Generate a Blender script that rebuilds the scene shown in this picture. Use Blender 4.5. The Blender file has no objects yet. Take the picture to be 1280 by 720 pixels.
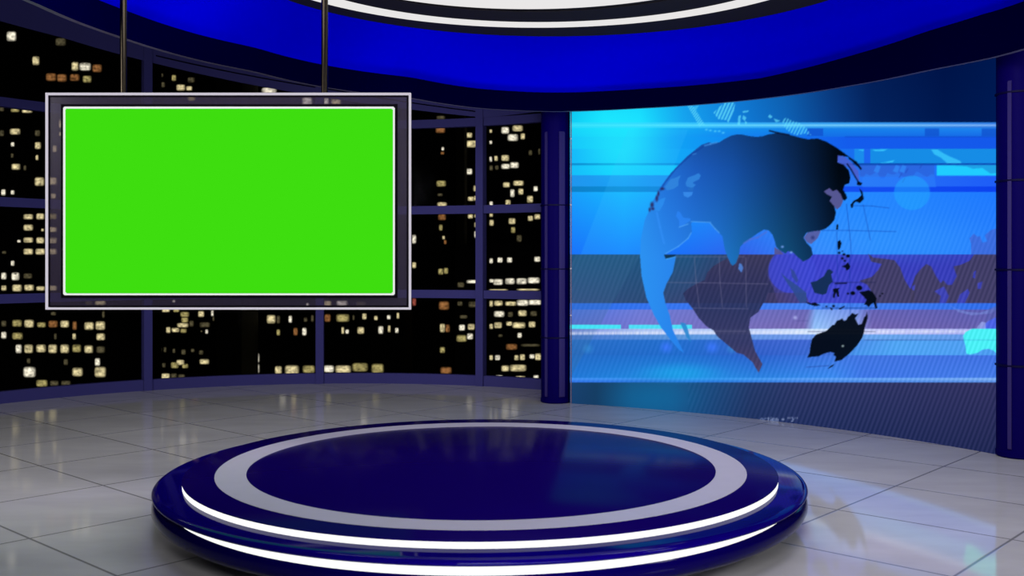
import bpy, bmesh, math, random
import numpy as np
from mathutils import Vector

random.seed(7)
rng = np.random.default_rng(7)
SC = bpy.context.scene
COL = SC.collection
PI = math.pi
F, HY, CAMZ = 1280.0, 328.0, 1.6          # focal length in px, horizon row, eye height (m)


def at_depth(px, py, d):
    return ((px - 640) / F * d, d, CAMZ - (py - HY) / F * d)


def lin(c):
    return tuple(((v / 255) / 12.92 if v / 255 <= 0.04045 else ((v / 255 + 0.055) / 1.055) ** 2.4) for v in c)


# ------------------------------------------------------------------ object helpers
def link(name, me, mat=None, parent=None):
    o = bpy.data.objects.new(name, me)
    COL.objects.link(o)
    if mat is not None and me is not None:
        for m in (mat if isinstance(mat, (list, tuple)) else [mat]):
            me.materials.append(m)
    if parent is not None:
        o.parent = parent
    return o


def obj(name, bm, mat, parent=None, smooth=None):
    bmesh.ops.recalc_face_normals(bm, faces=bm.faces[:])
    me = bpy.data.meshes.new(name)
    bm.to_mesh(me)
    bm.free()
    if smooth is not None:
        for p in me.polygons:
            p.use_smooth = True
        me.set_sharp_from_angle(angle=math.radians(smooth))
    return link(name, me, mat, parent)


def tag(o, label=None, cat=None, group=None, kind=None):
    for k, v in (('label', label), ('category', cat), ('group', group), ('kind', kind)):
        if v:
            o[k] = v
    return o


def thing(name, label, cat, loc=(0, 0, 0), group=None):
    o = bpy.data.objects.new(name, None)
    COL.objects.link(o)
    o.location = loc
    o.empty_display_size = 0.2
    return tag(o, label, cat, group)


def box(bm, lo, hi):
    v = [bm.verts.new((x, y, z)) for z in (lo[2], hi[2]) for y in (lo[1], hi[1]) for x in (lo[0], hi[0])]
    for f in ((0, 2, 3, 1), (4, 5, 7, 6), (0, 1, 5, 4), (2, 6, 7, 3), (0, 4, 6, 2), (1, 3, 7, 5)):
        bm.faces.new([v[i] for i in f])
    return v


def lathe(bm, prof, n=128, a0=0.0, a1=2 * PI, c=(0, 0), mats=None, closed_profile=False):
    full = abs(a1 - a0 - 2 * PI) < 1e-6
    m = n if full else n + 1
    rings = []
    for (r, z) in prof:
        if r < 1e-6:
            rings.append([bm.verts.new((c[0], c[1], z))])
        else:
            rings.append([bm.verts.new((c[0] + r * math.sin(a0 + (a1 - a0) * i / n),
                                        c[1] + r * math.cos(a0 + (a1 - a0) * i / n), z)) for i in range(m)])
    pairs = list(zip(rings[:-1], rings[1:]))
    if closed_profile:
        pairs.append((rings[-1], rings[0]))
    for k, (A, B) in enumerate(pairs):
        for i in range(n):
            j = (i + 1) % m
            if len(A) == 1 and len(B) == 1:
                continue
            if len(A) == 1:
                f = bm.faces.new((A[0], B[i], B[j]))
            elif len(B) == 1:
                f = bm.faces.new((A[i], A[j], B[0]))
            else:
                f = bm.faces.new((A[i], A[j], B[j], B[i]))
            if mats:
                f.material_index = mats[k]
    if not full and closed_profile:
        for i in (0, n):
            bm.faces.new([r[i] for r in rings])
    return rings


def frame_rect(bm, x0, x1, z0, z1, w, y0, y1):
    """a rectangular ring (outer x0..x1, z0..z1, bar width w) extruded y0..y1"""
    o = [(x0, z0), (x1, z0), (x1, z1), (x0, z1)]
    i = [(x0 + w, z0 + w), (x1 - w, z0 + w), (x1 - w, z1 - w), (x0 + w, z1 - w)]
    vs = {}
    for y in (y0, y1):
        vs[y] = ([bm.verts.new((x, y, z)) for x, z in o], [bm.verts.new((x, y, z)) for x, z in i])
    for k in range(4):
        j = (k + 1) % 4
        for y in (y0, y1):
            bm.faces.new((vs[y][0][k], vs[y][0][j], vs[y][1][j], vs[y][1][k]))
        bm.faces.new((vs[y0][0][k], vs[y0][0][j], vs[y1][0][j], vs[y1][0][k]))
        bm.faces.new((vs[y0][1][k], vs[y0][1][j], vs[y1][1][j], vs[y1][1][k]))


# ------------------------------------------------------------------ material helpers
def new_mat(name):
    m = bpy.data.materials.new(name)
    m.use_nodes = True
    nt = m.node_tree
    nt.nodes.clear()
    out = nt.nodes.new('ShaderNodeOutputMaterial')
    return m, nt, out


def mnode(nt, op, a, b=None, c=None):
    n = nt.nodes.new('ShaderNodeMath')
    n.operation = op
    for i, v in enumerate((a, b, c)):
        if v is None:
            continue
        if isinstance(v, (int, float)):
            n.inputs[i].default_value = v
        else:
            nt.links.new(v, n.inputs[i])
    return n.outputs[0]


def principled(name, col, rough=0.4, metal=0.0, ior=1.45, coat=0.0, noise=0.0, spec=0.5):
    m, nt, out = new_mat(name)
    b = nt.nodes.new('ShaderNodeBsdfPrincipled')
    c = lin(col)
    b.inputs['Base Color'].default_value = (*c, 1)
    b.inputs['Roughness'].default_value = rough
    b.inputs['Metallic'].default_value = metal
    b.inputs['IOR'].default_value = ior
    b.inputs['Specular IOR Level'].default_value = spec
    b.inputs['Coat Weight'].default_value = coat
    b.inputs['Coat Roughness'].default_value = 0.03
    if noise:
        tc = nt.nodes.new('ShaderNodeTexCoord')
        n = nt.nodes.new('ShaderNodeTexNoise')
        n.inputs['Scale'].default_value = 9
        n.inputs['Detail'].default_value = 4
        nt.links.new(tc.outputs['Object'], n.inputs['Vector'])
        r = nt.nodes.new('ShaderNodeMix')
        r.data_type = 'RGBA'
        r.inputs[6].default_value = (*[v * (1 - noise) for v in c], 1)
        r.inputs[7].default_value = (*[min(1, v * (1 + noise)) for v in c], 1)
        nt.links.new(n.outputs[0], r.inputs[0])
        nt.links.new(r.outputs[2], b.inputs['Base Color'])
    nt.links.new(b.outputs[0], out.inputs[0])
    return m


def emissive(name, col, strength=1.0, sample='AUTO'):
    m, nt, out = new_mat(name)
    e = nt.nodes.new('ShaderNodeEmission')
    e.inputs[0].default_value = (*lin(col), 1)
    e.inputs[1].default_value = strength
    nt.links.new(e.outputs[0], out.inputs[0])
    m.cycles.emission_sampling = sample
    return m


def glass(name, tint=(1, 1, 1), glaze=None, glaze_amt=0.0, ior=1.2, rough=0.0):
    """clear sheet: straight-through transmission, a Fresnel reflection and an optional milky body"""
    m, nt, out = new_mat(name)
    t = nt.nodes.new('ShaderNodeBsdfTransparent')
    t.inputs[0].default_value = (*tint, 1)
    g = nt.nodes.new('ShaderNodeBsdfGlossy')
    g.inputs['Roughness'].default_value = rough
    fr = nt.nodes.new('ShaderNodeFresnel')
    fr.inputs[0].default_value = ior
    mx = nt.nodes.new('ShaderNodeMixShader')
    nt.links.new(fr.outputs[0], mx.inputs[0])
    src = t
    if glaze:
        d = nt.nodes.new('ShaderNodeBsdfDiffuse')
        d.inputs[0].default_value = (*lin(glaze), 1)
        m2 = nt.nodes.new('ShaderNodeMixShader')
        m2.inputs[0].default_value = glaze_amt
        nt.links.new(t.outputs[0], m2.inputs[1])
        nt.links.new(d.outputs[0], m2.inputs[2])
        src = m2
    nt.links.new(src.outputs[0], mx.inputs[1])
    nt.links.new(g.outputs[0], mx.inputs[2])
    nt.links.new(mx.outputs[0], out.inputs[0])
    return m


def floor_material():
    m, nt, out = new_mat('grey_stone_tile')
    L = nt.links
    tc = nt.nodes.new('ShaderNodeTexCoord')
    sep = nt.nodes.new('ShaderNodeSeparateXYZ')
    L.new(tc.outputs['Object'], sep.inputs[0])
    x, y = sep.outputs[0], sep.outputs[1]

    def axis(cx, cy, off, step):
        p = mnode(nt, 'ADD', mnode(nt, 'MULTIPLY', x, cx), mnode(nt, 'MULTIPLY', y, cy))
        t = mnode(nt, 'DIVIDE', mnode(nt, 'SUBTRACT', p, off), step)
        fl = mnode(nt, 'FLOOR', mnode(nt, 'ADD', t, 0.5))
        dist = mnode(nt, 'MULTIPLY', mnode(nt, 'ABSOLUTE', mnode(nt, 'SUBTRACT', t, fl)), step)
        cell = mnode(nt, 'FLOOR', t)
        return dist, cell
    d1, c1 = axis(0.673, 0.740, 2.51, 0.952)
    d2, c2 = axis(-0.740, 0.673, 5.01, 1.055)
    d = mnode(nt, 'MINIMUM', d1, d2)
    mr = nt.nodes.new('ShaderNodeMapRange')
    mr.inputs[1].default_value = 0.004
    mr.inputs[2].default_value = 0.011
    L.new(d, mr.inputs[0])                                   # 0 in the joint, 1 on the tile
    comb = nt.nodes.new('ShaderNodeCombineXYZ')
    L.new(c1, comb.inputs[0])
    L.new(c2, comb.inputs[1])
    wn = nt.nodes.new('ShaderNodeTexWhiteNoise')
    L.new(comb.outputs[0], wn.inputs[0])
    mp = nt.nodes.new('ShaderNodeMapping')
    mp.inputs['Rotation'].default_value = (0, 0, 0.83)
    mp.inputs['Scale'].default_value = (0.8, 2.2, 1)
    L.new(tc.outputs['Object'], mp.inputs[0])
    nz = nt.nodes.new('ShaderNodeTexNoise')
    nz.inputs['Scale'].default_value = 1.5
    nz.inputs['Detail'].default_value = 5
    nz.inputs['Roughness'].default_value = 0.55
    L.new(mp.outputs[0], nz.inputs['Vector'])
    v = mnode(nt, 'ADD', mnode(nt, 'MULTIPLY', nz.outputs[0], 0.22), mnode(nt, 'MULTIPLY', wn.outputs[0], 0.03))
    v = mnode(nt, 'ADD', v, FLOOR_V)
    v = mnode(nt, 'MULTIPLY', v, mnode(nt, 'ADD', mnode(nt, 'MULTIPLY', mr.outputs[0], 0.62), 0.38))
    cc = nt.nodes.new('ShaderNodeCombineColor')
    L.new(mnode(nt, 'MULTIPLY', v, 1.0), cc.inputs[0])
    L.new(mnode(nt, 'MULTIPLY', v, 0.985), cc.inputs[1])
    L.new(mnode(nt, 'MULTIPLY', v, 1.0), cc.inputs[2])
    b = nt.nodes.new('ShaderNodeBsdfPrincipled')
    L.new(cc.outputs[0], b.inputs['Base Color'])
    b.inputs['Roughness'].default_value = 0.065
    b.inputs['IOR'].default_value = 1.45
    bp = nt.nodes.new('ShaderNodeBump')
    bp.inputs['Strength'].default_value = 0.15
    bp.inputs['Distance'].default_value = 0.004
    L.new(mr.outputs[0], bp.inputs['Height'])
    L.new(bp.outputs[0], b.inputs['Normal'])
    L.new(b.outputs[0], out.inputs[0])
    return m


FLOOR_V = 0.38
M = dict(
    floor=floor_material(),
    frame=principled('blue_grey_window_frame', (57, 55, 112), 0.7, spec=0.05),
    groove=principled('dark_groove', (3, 3, 9), 0.9, spec=0.0),
    navy=principled('navy_fascia', (0, 0, 38), 0.9, spec=0.0),
    lip=principled('grey_fascia_lip', (100, 95, 120), 0.5),
    cove=principled('blue_cove', (0, 0, 236), 0.9, spec=0.0),
    dome_dark=principled('charcoal_ceiling_disc', (42, 39, 44), 0.9, spec=0.1),
    ceiling=principled('black_ceiling', (10, 10, 14), 0.8),
    light_ring=emissive('white_light_diffuser', (238, 236, 236), 0.95),
    rim=emissive('white_rim_light', (250, 250, 250), 1.0),
    stage_blue=principled('glossy_blue_stage', (9, 0, 92), 0.06, ior=1.14),
    stage_top=principled('glossy_blue_stage_top', (15, 1, 80), 0.15, ior=1.04),
    stage_low=principled('glossy_dark_blue_stage', (5, 0, 66), 0.08, ior=1.14),
    silver=principled('silver_inlay', (176, 172, 186), 0.4, ior=1.2, noise=0.05),
    led_and_highlight=emissive('white_led_and_highlight', (255, 255, 255), 1.15),  # LED edge of the top disc, also the glowing highlight on the lower tier
    pillar=principled('glossy_navy_pillar', (7, 0, 76), 0.45, ior=1.2, spec=0.08),
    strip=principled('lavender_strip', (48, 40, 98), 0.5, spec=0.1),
    joint=principled('dark_joint_band', (4, 1, 46), 0.5, spec=0.1),
    chrome=principled('pale_clip', (190, 180, 185), 0.35),
    pink=principled('pinkish_grey_trim', (120, 104, 124), 0.4),
    wallnavy=principled('navy_wall', (6, 4, 52), 0.5),
    cabinet=principled('black_cabinet', (12, 12, 18), 0.6),
    green=emissive('green_screen', (62, 221, 15), 1.0),
    edge=emissive('painted_gleam_frame', (218, 212, 226), 0.85),  # bright reflections of the chrome outline put in as an even glow
    inner_edge=emissive('painted_gleam_inner_frame', (238, 242, 238), 0.95),  # gleam of the inner outline, likewise put in as glow
    gasket=principled('black_gasket', (5, 3, 8), 0.9, spec=0.05),
    housing=principled('charcoal_housing', (22, 20, 26), 0.5),
    pole=principled('dark_steel_pole', (36, 32, 26), 0.25, metal=1.0),
    pane=glass('clear_pane', ior=1.015),
    bezel=glass('smoked_glass_bezel', tint=(0.58, 0.56, 0.62), glaze=(112, 100, 132), glaze_amt=0.08, ior=1.4, rough=0.16),
    far_window=emissive('far_window_light', (200, 186, 140), 0.8, 'NONE'),
    tower=principled('dark_tower_wall', (12, 10, 7), 0.85),
    olive=principled('olive_tower_wall', (40, 38, 24), 0.85),
)
# ------------------------------------------------------------------ plan curves
WC, WR = (-2.03, 8.97), 4.616                     # window wall circle
VC, VR = (-2.126, 5.167), 7.023                   # video wall circle


def ray_circle(px, c, r):
    """angle (from +Y, clockwise) at which the sight line through column px meets the far side of a circle"""
    s = (px - 640) / F
    a = s * s + 1
    b = -2 * (s * c[0] + c[1])
    k = c[0] ** 2 + c[1] ** 2 - r * r
    d = (-b + math.sqrt(b * b - 4 * a * k)) / (2 * a)
    return math.atan2(s * d - c[0], d - c[1]), d


def cpt(c, r, a):
    return (c[0] + r * math.sin(a), c[1] + r * math.cos(a))


A0 = ray_circle(400, WC, WR)[0]
DA = (ray_circle(606.5, WC, WR)[0] - ray_circle(189, WC, WR)[0]) / 2
AEND = ray_circle(690, WC, WR)[0]
VA0 = ray_circle(712.5, VC, VR)[0]
VA1 = ray_circle(1251, VC, VR)[0]

# fascia plan: distance from the dome axis by angle
DOME = (0.42, 8.08)
FZ = 3.25
fasc_px = [(40, 0), (150, 45), (195, 60), (320, 89), (515, 122), (600, 135), (676, 139), (714, 139), (800, 135),
           (960, 122), (1060, 107), (1160, 87), (1247, 70)]
samples = []
for px, py in fasc_px:
    d = F * (FZ - CAMZ) / (HY - py)
    X = (px - 640) / F * d
    samples.append((math.atan2(X - DOME[0], d - DOME[1]), math.hypot(X - DOME[0], d - DOME[1])))
samples.sort()
samples = [(-PI + 0.5, 4.5), (-2.13, 4.2)] + samples + [(2.2, 4.0), (PI - 0.5, 4.4)]
sa = np.array([s[0] for s in samples])
sr = np.array([s[1] for s in samples])
aa = np.linspace(-PI, PI, 361)
rr = np.interp(aa, np.r_[sa - 2 * PI, sa, sa + 2 * PI], np.r_[sr, sr, sr])
for _ in range(10):                                # ease the corners between the samples
    e = rr[:-1]
    e = (np.roll(e, 1) + 2 * e + np.roll(e, -1)) / 4
    rr = np.r_[e, e[0]]
NA = 360


def fascia_r(i):
    return float(rr[i % 360])


def fascia_a(i):
    return -PI + 2 * PI * (i % 360) / 360


def ftop(a):                                       # height of the fascia's upper edge
    return 3.455 + 0.16 * max(0.0, min(1.0, (a - 0.75) / 0.75))


# ------------------------------------------------------------------ setting: floor, walls, ceiling
bm = bmesh.new()
pts = [(-7.2, -1.5)]
for k in range(49):
    a = (A0 - 3 * DA) + (AEND - (A0 - 3 * DA)) * k / 48
    pts.append(cpt(WC, WR - 0.02, a))
for k in range(25):
    a = VA0 + (VA1 - VA0) * k / 24
    pts.append(cpt(VC, VR + 0.02, a))
pts += [(4.6, 8.4), (6.6, 5.0), (6.6, -1.5)]
top = [bm.verts.new((x, y, 0)) for x, y in pts]
bot = [bm.verts.new((x, y, -0.2)) for x, y in pts]
bm.faces.new(top)
bm.faces.new(bot[::-1])
for i in range(len(pts)):
    j = (i + 1) % len(pts)
    bm.faces.new((top[i], top[j], bot[j], bot[i]))
tag(obj('floor', bm, M['floor']), kind='structure')

bm = bmesh.new()
box(bm, (-8, -2, 5.25), (7, 15, 5.4))
tag(obj('ceiling', bm, M['ceiling']), kind='structure')

# solid walls where the glass and the video wall stop
bm = bmesh.new()
prof = [(4.42, 8.3), (6.6, 5.0), (6.6, -1.5), (6.75, -1.5), (6.75, 5.05), (4.55, 8.4)]
lo = [bm.verts.new((x, y, 0)) for x, y in prof]
hi = [bm.verts.new((x, y, 5.25)) for x, y in prof]
for i in range(6):
    j = (i + 1) % 6
    bm.faces.new((lo[i], lo[j], hi[j], hi[i]))
bm.faces.new(hi)
bm.faces.new(lo)
tag(obj('wall_right', bm, M['wallnavy']), kind='structure')

# fascia ring (navy) with its pale lower lip
bm = bmesh.new()
rings = []
LIP = 0.05
for i in range(NA):
    a, r = fascia_a(i), fascia_r(i)
    row = []
    for dr, z in ((0, FZ), (0, ftop(a)), (LIP, ftop(a)), (LIP, FZ)):
        row.append(bm.verts.new((DOME[0] + (r + dr) * math.sin(a), DOME[1] + (r + dr) * math.cos(a), z)))
    rings.append(row)
for i in range(NA):
    A, B = rings[i], rings[(i + 1) % NA]
    for k in range(4):
        f = bm.faces.new((A[k], B[k], B[(k + 1) % 4], A[(k + 1) % 4]))
        f.material_index = 1 if k == 3 else 0
tag(obj('trim_1', bm, [M['navy'], M['lip']], smooth=40), kind='structure')

# blue cove sweeping up from the fascia to the round ceiling light
RZ, RR = 4.0, 2.797
bm = bmesh.new()
rows = []
NP = 14
for i in range(NA):
    a = fascia_a(i)
    q_ = max(0.0, min(1.0, (1.95 - abs(a)) / 0.5))
    r = fascia_r(i) + 0.03 + 0.39 * q_ * q_ * (3 - 2 * q_)
    z0 = ftop(a) - 0.06
    row = []
    for k in range(NP + 1):
        t = k / NP
        ph = t * PI / 2
        u = 0.55 * (1 - math.cos(ph)) + 0.45 * t         # inward
        w = 0.55 * math.sin(ph) + 0.45 * t               # upward
        rad = r + (RR - 0.02 - r) * u
        z = z0 + (RZ + 0.01 - z0) * w
        row.append(bm.verts.new((DOME[0] + rad * math.sin(a), DOME[1] + rad * math.cos(a), z)))
    rows.append(row)
for i in range(NA):
    A, B = rows[i], rows[(i + 1) % NA]
    for k in range(NP):
        bm.faces.new((A[k], A[k + 1], B[k + 1], B[k]))
cove = obj('ceiling_cove', bm, M['cove'], smooth=60)
tag(cove, kind='structure')

# round ceiling light: discs set one into the other
cl = thing('ceiling_light', 'large round ceiling light of white glowing rings set in a charcoal disc', 'ceiling light',
           (DOME[0], DOME[1], RZ))


def disc_part(name, c, r0, r1, z, th, mat):
    b = bmesh.new()
    cc = (c[0] - DOME[0], c[1] - DOME[1])
    if r0 > 0:
        lathe(b, [(r0, z - RZ), (r1, z - RZ), (r1, z - RZ + th), (r0, z - RZ + th)], 160, c=cc, closed_profile=True)
    else:
        lathe(b, [(0, z - RZ), (r1, z - RZ), (r1, z - RZ + th), (0, z - RZ + th)], 160, c=cc)
    return obj(name, b, mat, cl, smooth=40)


disc_part('housing', DOME, 0, RR, RZ, 0.05, M['dome_dark'])
disc_part('outer_light_ring', (0.258, 7.923), 2.30, 2.5226, RZ - 0.006, 0.005, M['light_ring'])
disc_part('inner_housing', (0.186, 7.74), 2.02, 2.288, RZ - 0.010, 0.004, M['dome_dark'])
disc_part('inner_light_panel', (0.148, 7.582), 0, 2.057, RZ - 0.016, 0.005, M['light_ring'])
b = bmesh.new()
lathe(b, [(RR - 0.02, 0.012), (RR + 0.012, 0.012), (RR + 0.012, 0.03), (RR - 0.02, 0.03)], 160, c=(0.026, 0.0), closed_profile=True)
obj('rim_light', b, M['rim'], cl, smooth=40)

# ------------------------------------------------------------------ window wall
RAILS = [(0.0, 0.135), (1.6 - 0.414 - 0.053, 1.6 - 0.414 + 0.053), (1.6 + 0.687 - 0.053, 1.6 + 0.687 + 0.053),
         (1.6 + 1.82 - 0.053, 1.6 + 1.82 + 0.053), (4.49, 4.6)]
TOPZ = 5.25
edges = [A0 - 3 * DA, A0 - 2 * DA, A0 - DA, A0, A0 + DA, AEND]
hw = 0.052 / WR
for w in range(5):
    a0, a1 = edges[w], edges[w + 1]
    last = w == 4
    win = bpy.data.objects.new('window_%d' % (w + 1), None)
    COL.objects.link(win)
    am = (a0 + a1) / 2
    win.location = (*cpt(WC, WR, am), 0)
    tag(win, kind='structure')
    off = (-win.location[0], -win.location[1])
    n = 14
    cc = (WC[0] + off[0], WC[1] + off[1])
    b1 = a1 if last else a1 - hw
    for z0, z1 in RAILS:
        bm = bmesh.new()
        lathe(bm, [(WR - 0.05, z0), (WR - 0.05, z1), (WR + 0.04, z1), (WR + 0.04, z0)], n, a0 + hw, b1, cc, closed_profile=True)
        obj('rail', bm, M['frame'], win, smooth=40)
    bm = bmesh.new()
    lathe(bm, [(WR - 0.075, 0), (WR - 0.075, TOPZ - 0.01), (WR + 0.05, TOPZ - 0.01), (WR + 0.05, 0)], 2, a0 - hw, a0 + hw, cc, closed_profile=True)
    obj('mullion', bm, M['frame'], win, smooth=40)
    for k in range(4):
        z0, z1 = RAILS[k][1], RAILS[k + 1][0]
        bm = bmesh.new()
        lathe(bm, [(WR - 0.004, z0), (WR - 0.004, z1), (WR + 0.004, z1), (WR + 0.004, z0)], n, a0 + hw, b1, cc, closed_profile=True)
        obj('pane', bm, M['pane'], win, smooth=40)

# header band over the glass: its lower edge climbs toward the left
hp = [(0, 26), (75, 46), (150, 68), (185, 77), (300, 103), (515, 137), (600, 146.5), (612, 146.5), (668, 140), (690, 138)]
ha, hz = [], []
for px, py in hp:
    a, d = ray_circle(px, WC, WR - 0.06)
    ha.append(a)
    hz.append(CAMZ + (HY - py) * d / F)
ha = [A0 - 3 * DA, A0 - 2.4 * DA] + ha
hz = [4.75, 4.7] + hz
bm = bmesh.new()
n = 120
prev = None
for k in range(n + 1):
    a = edges[0] + (AEND - edges[0]) * k / n
    z = float(np.interp(a, ha, hz))
    row = [bm.verts.new((*cpt(WC, r, a), zz)) for r, zz in ((WR - 0.06, z), (WR - 0.06, TOPZ - 0.01), (WR - 0.052, TOPZ - 0.01), (WR - 0.052, z))]
    if prev:
        for j in range(4):
            bm.faces.new((prev[j], row[j], row[(j + 1) % 4], prev[(j + 1) % 4]))
    else:
        bm.faces.new(row)
    prev = row
bm.faces.new(prev)
tag(obj('trim_2', bm, M['frame'], smooth=40), kind='structure')
# thin shadow-gap bead along the header
gp = [(195, 69.5), (320, 96), (420, 113), (515, 128.5), (600, 140)]
ga, gz = [], []
for px, py in gp:
    a, d = ray_circle(px, WC, WR - 0.066)
    ga.append(a)
    gz.append(CAMZ + (HY - py) * d / F)
bm = bmesh.new()
prev = None
for k in range(61):
    a = ga[0] + (ga[-1] - ga[0]) * k / 60
    z = float(np.interp(a, ga, gz))
    row = [bm.verts.new((*cpt(WC, r, a), zz)) for r, zz in ((WR - 0.068, z - 0.007), (WR - 0.068, z + 0.007), (WR - 0.06, z + 0.007), (WR - 0.06, z - 0.007))]
    if prev:
        for j in range(4):
            bm.faces.new((prev[j], row[j], row[(j + 1) % 4], prev[(j + 1) % 4]))
    else:
        bm.faces.new(row)
    prev = row
bm.faces.new(prev)
tag(obj('trim_3', bm, M['groove'], smooth=40), kind='structure')

# ------------------------------------------------------------------ pillars
def pillar(loc, r, label, strips, joints, h=3.62):
    root = thing('pillar', label, 'pillar', (loc[0], loc[1], 0))
    bm = bmesh.new()
    lathe(bm, [(0, 0), (r - 0.012, 0), (r, 0.012), (r, 0.05), (r - 0.006, 0.055), (r - 0.006, h), (0, h)], 64)
    obj('shaft', bm, M['pillar'], root, smooth=35)
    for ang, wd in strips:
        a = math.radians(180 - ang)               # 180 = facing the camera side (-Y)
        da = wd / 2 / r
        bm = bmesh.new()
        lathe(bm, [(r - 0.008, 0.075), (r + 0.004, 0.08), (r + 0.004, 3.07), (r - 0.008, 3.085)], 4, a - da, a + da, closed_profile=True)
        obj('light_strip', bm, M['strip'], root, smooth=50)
    for z in joints:
        bm = bmesh.new()
        lathe(bm, [(r - 0.01, z - 0.010), (r + 0.0045, z - 0.007), (r + 0.0045, z + 0.007), (r - 0.01, z + 0.010)], 64, closed_profile=True)
        obj('joint_band', bm, M['joint'], root, smooth=50)
    return root


pillar((0.499, 11.74), 0.172, 'round navy pillar between the night windows and the globe video wall',
       [(-38.5 - 2.5, 0.034), (25.5 - 2.5, 0.070)], (0.745, 1.525, 2.25))
pillar((4.188, 8.46), 0.178, 'round navy pillar at the far right end of the globe video wall',
       [(9, 0.092), (-49, 0.03), (88, 0.068)], (0.755, 1.54, 2.27, 2.99))

# ------------------------------------------------------------------ video wall graphic
# flat artwork of 1 unit = 1 column, thrown onto the curved wall from eye height in front of it
SX0, SY0, SW, SH, SS = 704, 56, 556, 528, 2
GX, GY = np.meshgrid(SX0 + (np.arange(SW * SS) + 0.5) / SS, SY0 + (np.arange(SH * SS) + 0.5) / SS)
IMG = np.zeros((SH * SS, SW * SS, 3))


def ramp(stops, t):
    xs = [s[0] for s in stops]
    return np.stack([np.interp(t, xs, [s[1][k] for s in stops]) for k in range(3)], -1)


def band(y0, y1, top, bottom=None):
    i0, i1 = int((y0 - SY0) * SS), int((y1 - SY0) * SS)
    x = GX[0]
    A = ramp(top, x)
    B = ramp(bottom or top, x)
    t = ((np.arange(i0, i1) - i0 + 0.5) / max(1, i1 - i0))[:, None, None]
    IMG[i0:i1] = A[None] * (1 - t) + B[None] * t


def mask_poly(pts):
    p = np.array(pts, float)
    x0, x1 = p[:, 0].min(), p[:, 0].max()
    y0, y1 = p[:, 1].min(), p[:, 1].max()
    c0 = max(0, int((x0 - SX0) * SS) - 1)
    c1 = min(SW * SS, int((x1 - SX0) * SS) + 2)
    r0 = max(0, int((y0 - SY0) * SS) - 1)
    r1 = min(SH * SS, int((y1 - SY0) * SS) + 2)
    gx, gy = GX[r0:r1, c0:c1], GY[r0:r1, c0:c1]
    ins = np.zeros(gx.shape, bool)
    for k in range(len(p)):
        xa, ya = p[k]
        xb, yb = p[(k + 1) % len(p)]
        if ya == yb:
            continue
        cond = (ya > gy) != (yb > gy)
        ins ^= cond & (gx < (xb - xa) * (gy - ya) / (yb - ya) + xa)
    return (slice(r0, r1), slice(c0, c1)), ins.astype(float)


def paint(sl, m, col, alpha=1.0):
    c = np.array(col, float) if not callable(col) else col(GX[sl], GY[sl])
    a = (m * alpha)[..., None]
    IMG[sl] = IMG[sl] * (1 - a) + c * a


def poly(pts, col, alpha=1.0, hatch=None):
    sl, m = mask_poly(pts)
    if hatch:
        per, sk, duty = hatch
        m = m * (((GX[sl] + sk * GY[sl]) / per) % 1 < duty)
    paint(sl, m, col, alpha)


FULL = (slice(None), slice(None))


def spot(x, y, rx, ry, col, alpha, hard=False):
    q = np.sqrt(((GX - x) / rx) ** 2 + ((GY - y) / ry) ** 2)
    m = np.clip((1 - q) * (min(rx, ry) if hard else 1), 0, 1)
    if not hard:
        m = m * m * (3 - 2 * m)
    paint(FULL, m, col, alpha)


def line(pts, w, col, alpha=1.0):
    for (xa, ya), (xb, yb) in zip(pts[:-1], pts[1:]):
        L2 = (xb - xa) ** 2 + (yb - ya) ** 2
        c0, c1 = int((min(xa, xb) - w - SX0) * SS) - 1, int((max(xa, xb) + w - SX0) * SS) + 2
        r0, r1 = int((min(ya, yb) - w - SY0) * SS) - 1, int((max(ya, yb) + w - SY0) * SS) + 2
        sl = (slice(max(0, r0), r1), slice(max(0, c0), c1))
        gx, gy = GX[sl], GY[sl]
        t = np.clip(((gx - xa) * (xb - xa) + (gy - ya) * (yb - ya)) / L2, 0, 1)
        d = np.hypot(gx - xa - t * (xb - xa), gy - ya - t * (yb - ya))
        paint(sl, np.clip(w / 2 - d + 0.5, 0, 1), col, alpha)


def rect(x0, y0, x1, y1, col, alpha=1.0):
    poly([(x0, y0), (x1, y0), (x1, y1), (x0, y1)], col, alpha)


# bands
band(56, 153, [(714, (8, 170, 225)), (745, (16, 200, 240)), (800, (18, 196, 242)), (860, (18, 140, 222)), (920, (16, 112, 195)), (985, (14, 84, 155)),
               (1040, (8, 48, 108)), (1090, (2, 26, 80)), (1180, (0, 18, 70)), (1250, (0, 24, 78))],
     [(714, (16, 205, 245)), (755, (24, 228, 255)), (800, (24, 222, 255)), (855, (22, 165, 240)), (915, (16, 128, 222)), (980, (14, 100, 185)),
      (1040, (10, 62, 135)), (1090, (4, 36, 95)), (1180, (0, 24, 78)), (1250, (0, 26, 84))])
band(153, 160, [(714, (40, 218, 250)), (800, (50, 215, 255)), (900, (50, 180, 250)), (1000, (50, 160, 240)), (1250, (45, 120, 225))])
band(160, 171, [(714, (22, 215, 250)), (790, (24, 225, 255)), (850, (20, 170, 245)), (920, (18, 145, 240)), (1020, (20, 130, 235)), (1250, (30, 135, 240))],
     [(714, (22, 205, 250)), (790, (24, 215, 252)), (850, (18, 160, 245)), (920, (20, 130, 240)), (1020, (20, 110, 232)), (1250, (22, 105, 230))])
band(171, 186, [(714, (22, 200, 250)), (790, (24, 208, 252)), (850, (16, 160, 245)), (1000, (18, 110, 240)), (1060, (20, 92, 236)), (1250, (20, 88, 235))])
band(186, 204, [(714, (22, 185, 250)), (780, (26, 212, 252)), (850, (18, 165, 248)), (1000, (20, 120, 240)), (1060, (24, 110, 240)), (1250, (20, 138, 228))])
band(204, 206.5, [(714, (12, 135, 205)), (790, (12, 160, 225)), (860, (14, 130, 220)), (1060, (14, 90, 200)), (1250, (12, 74, 180))])
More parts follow.
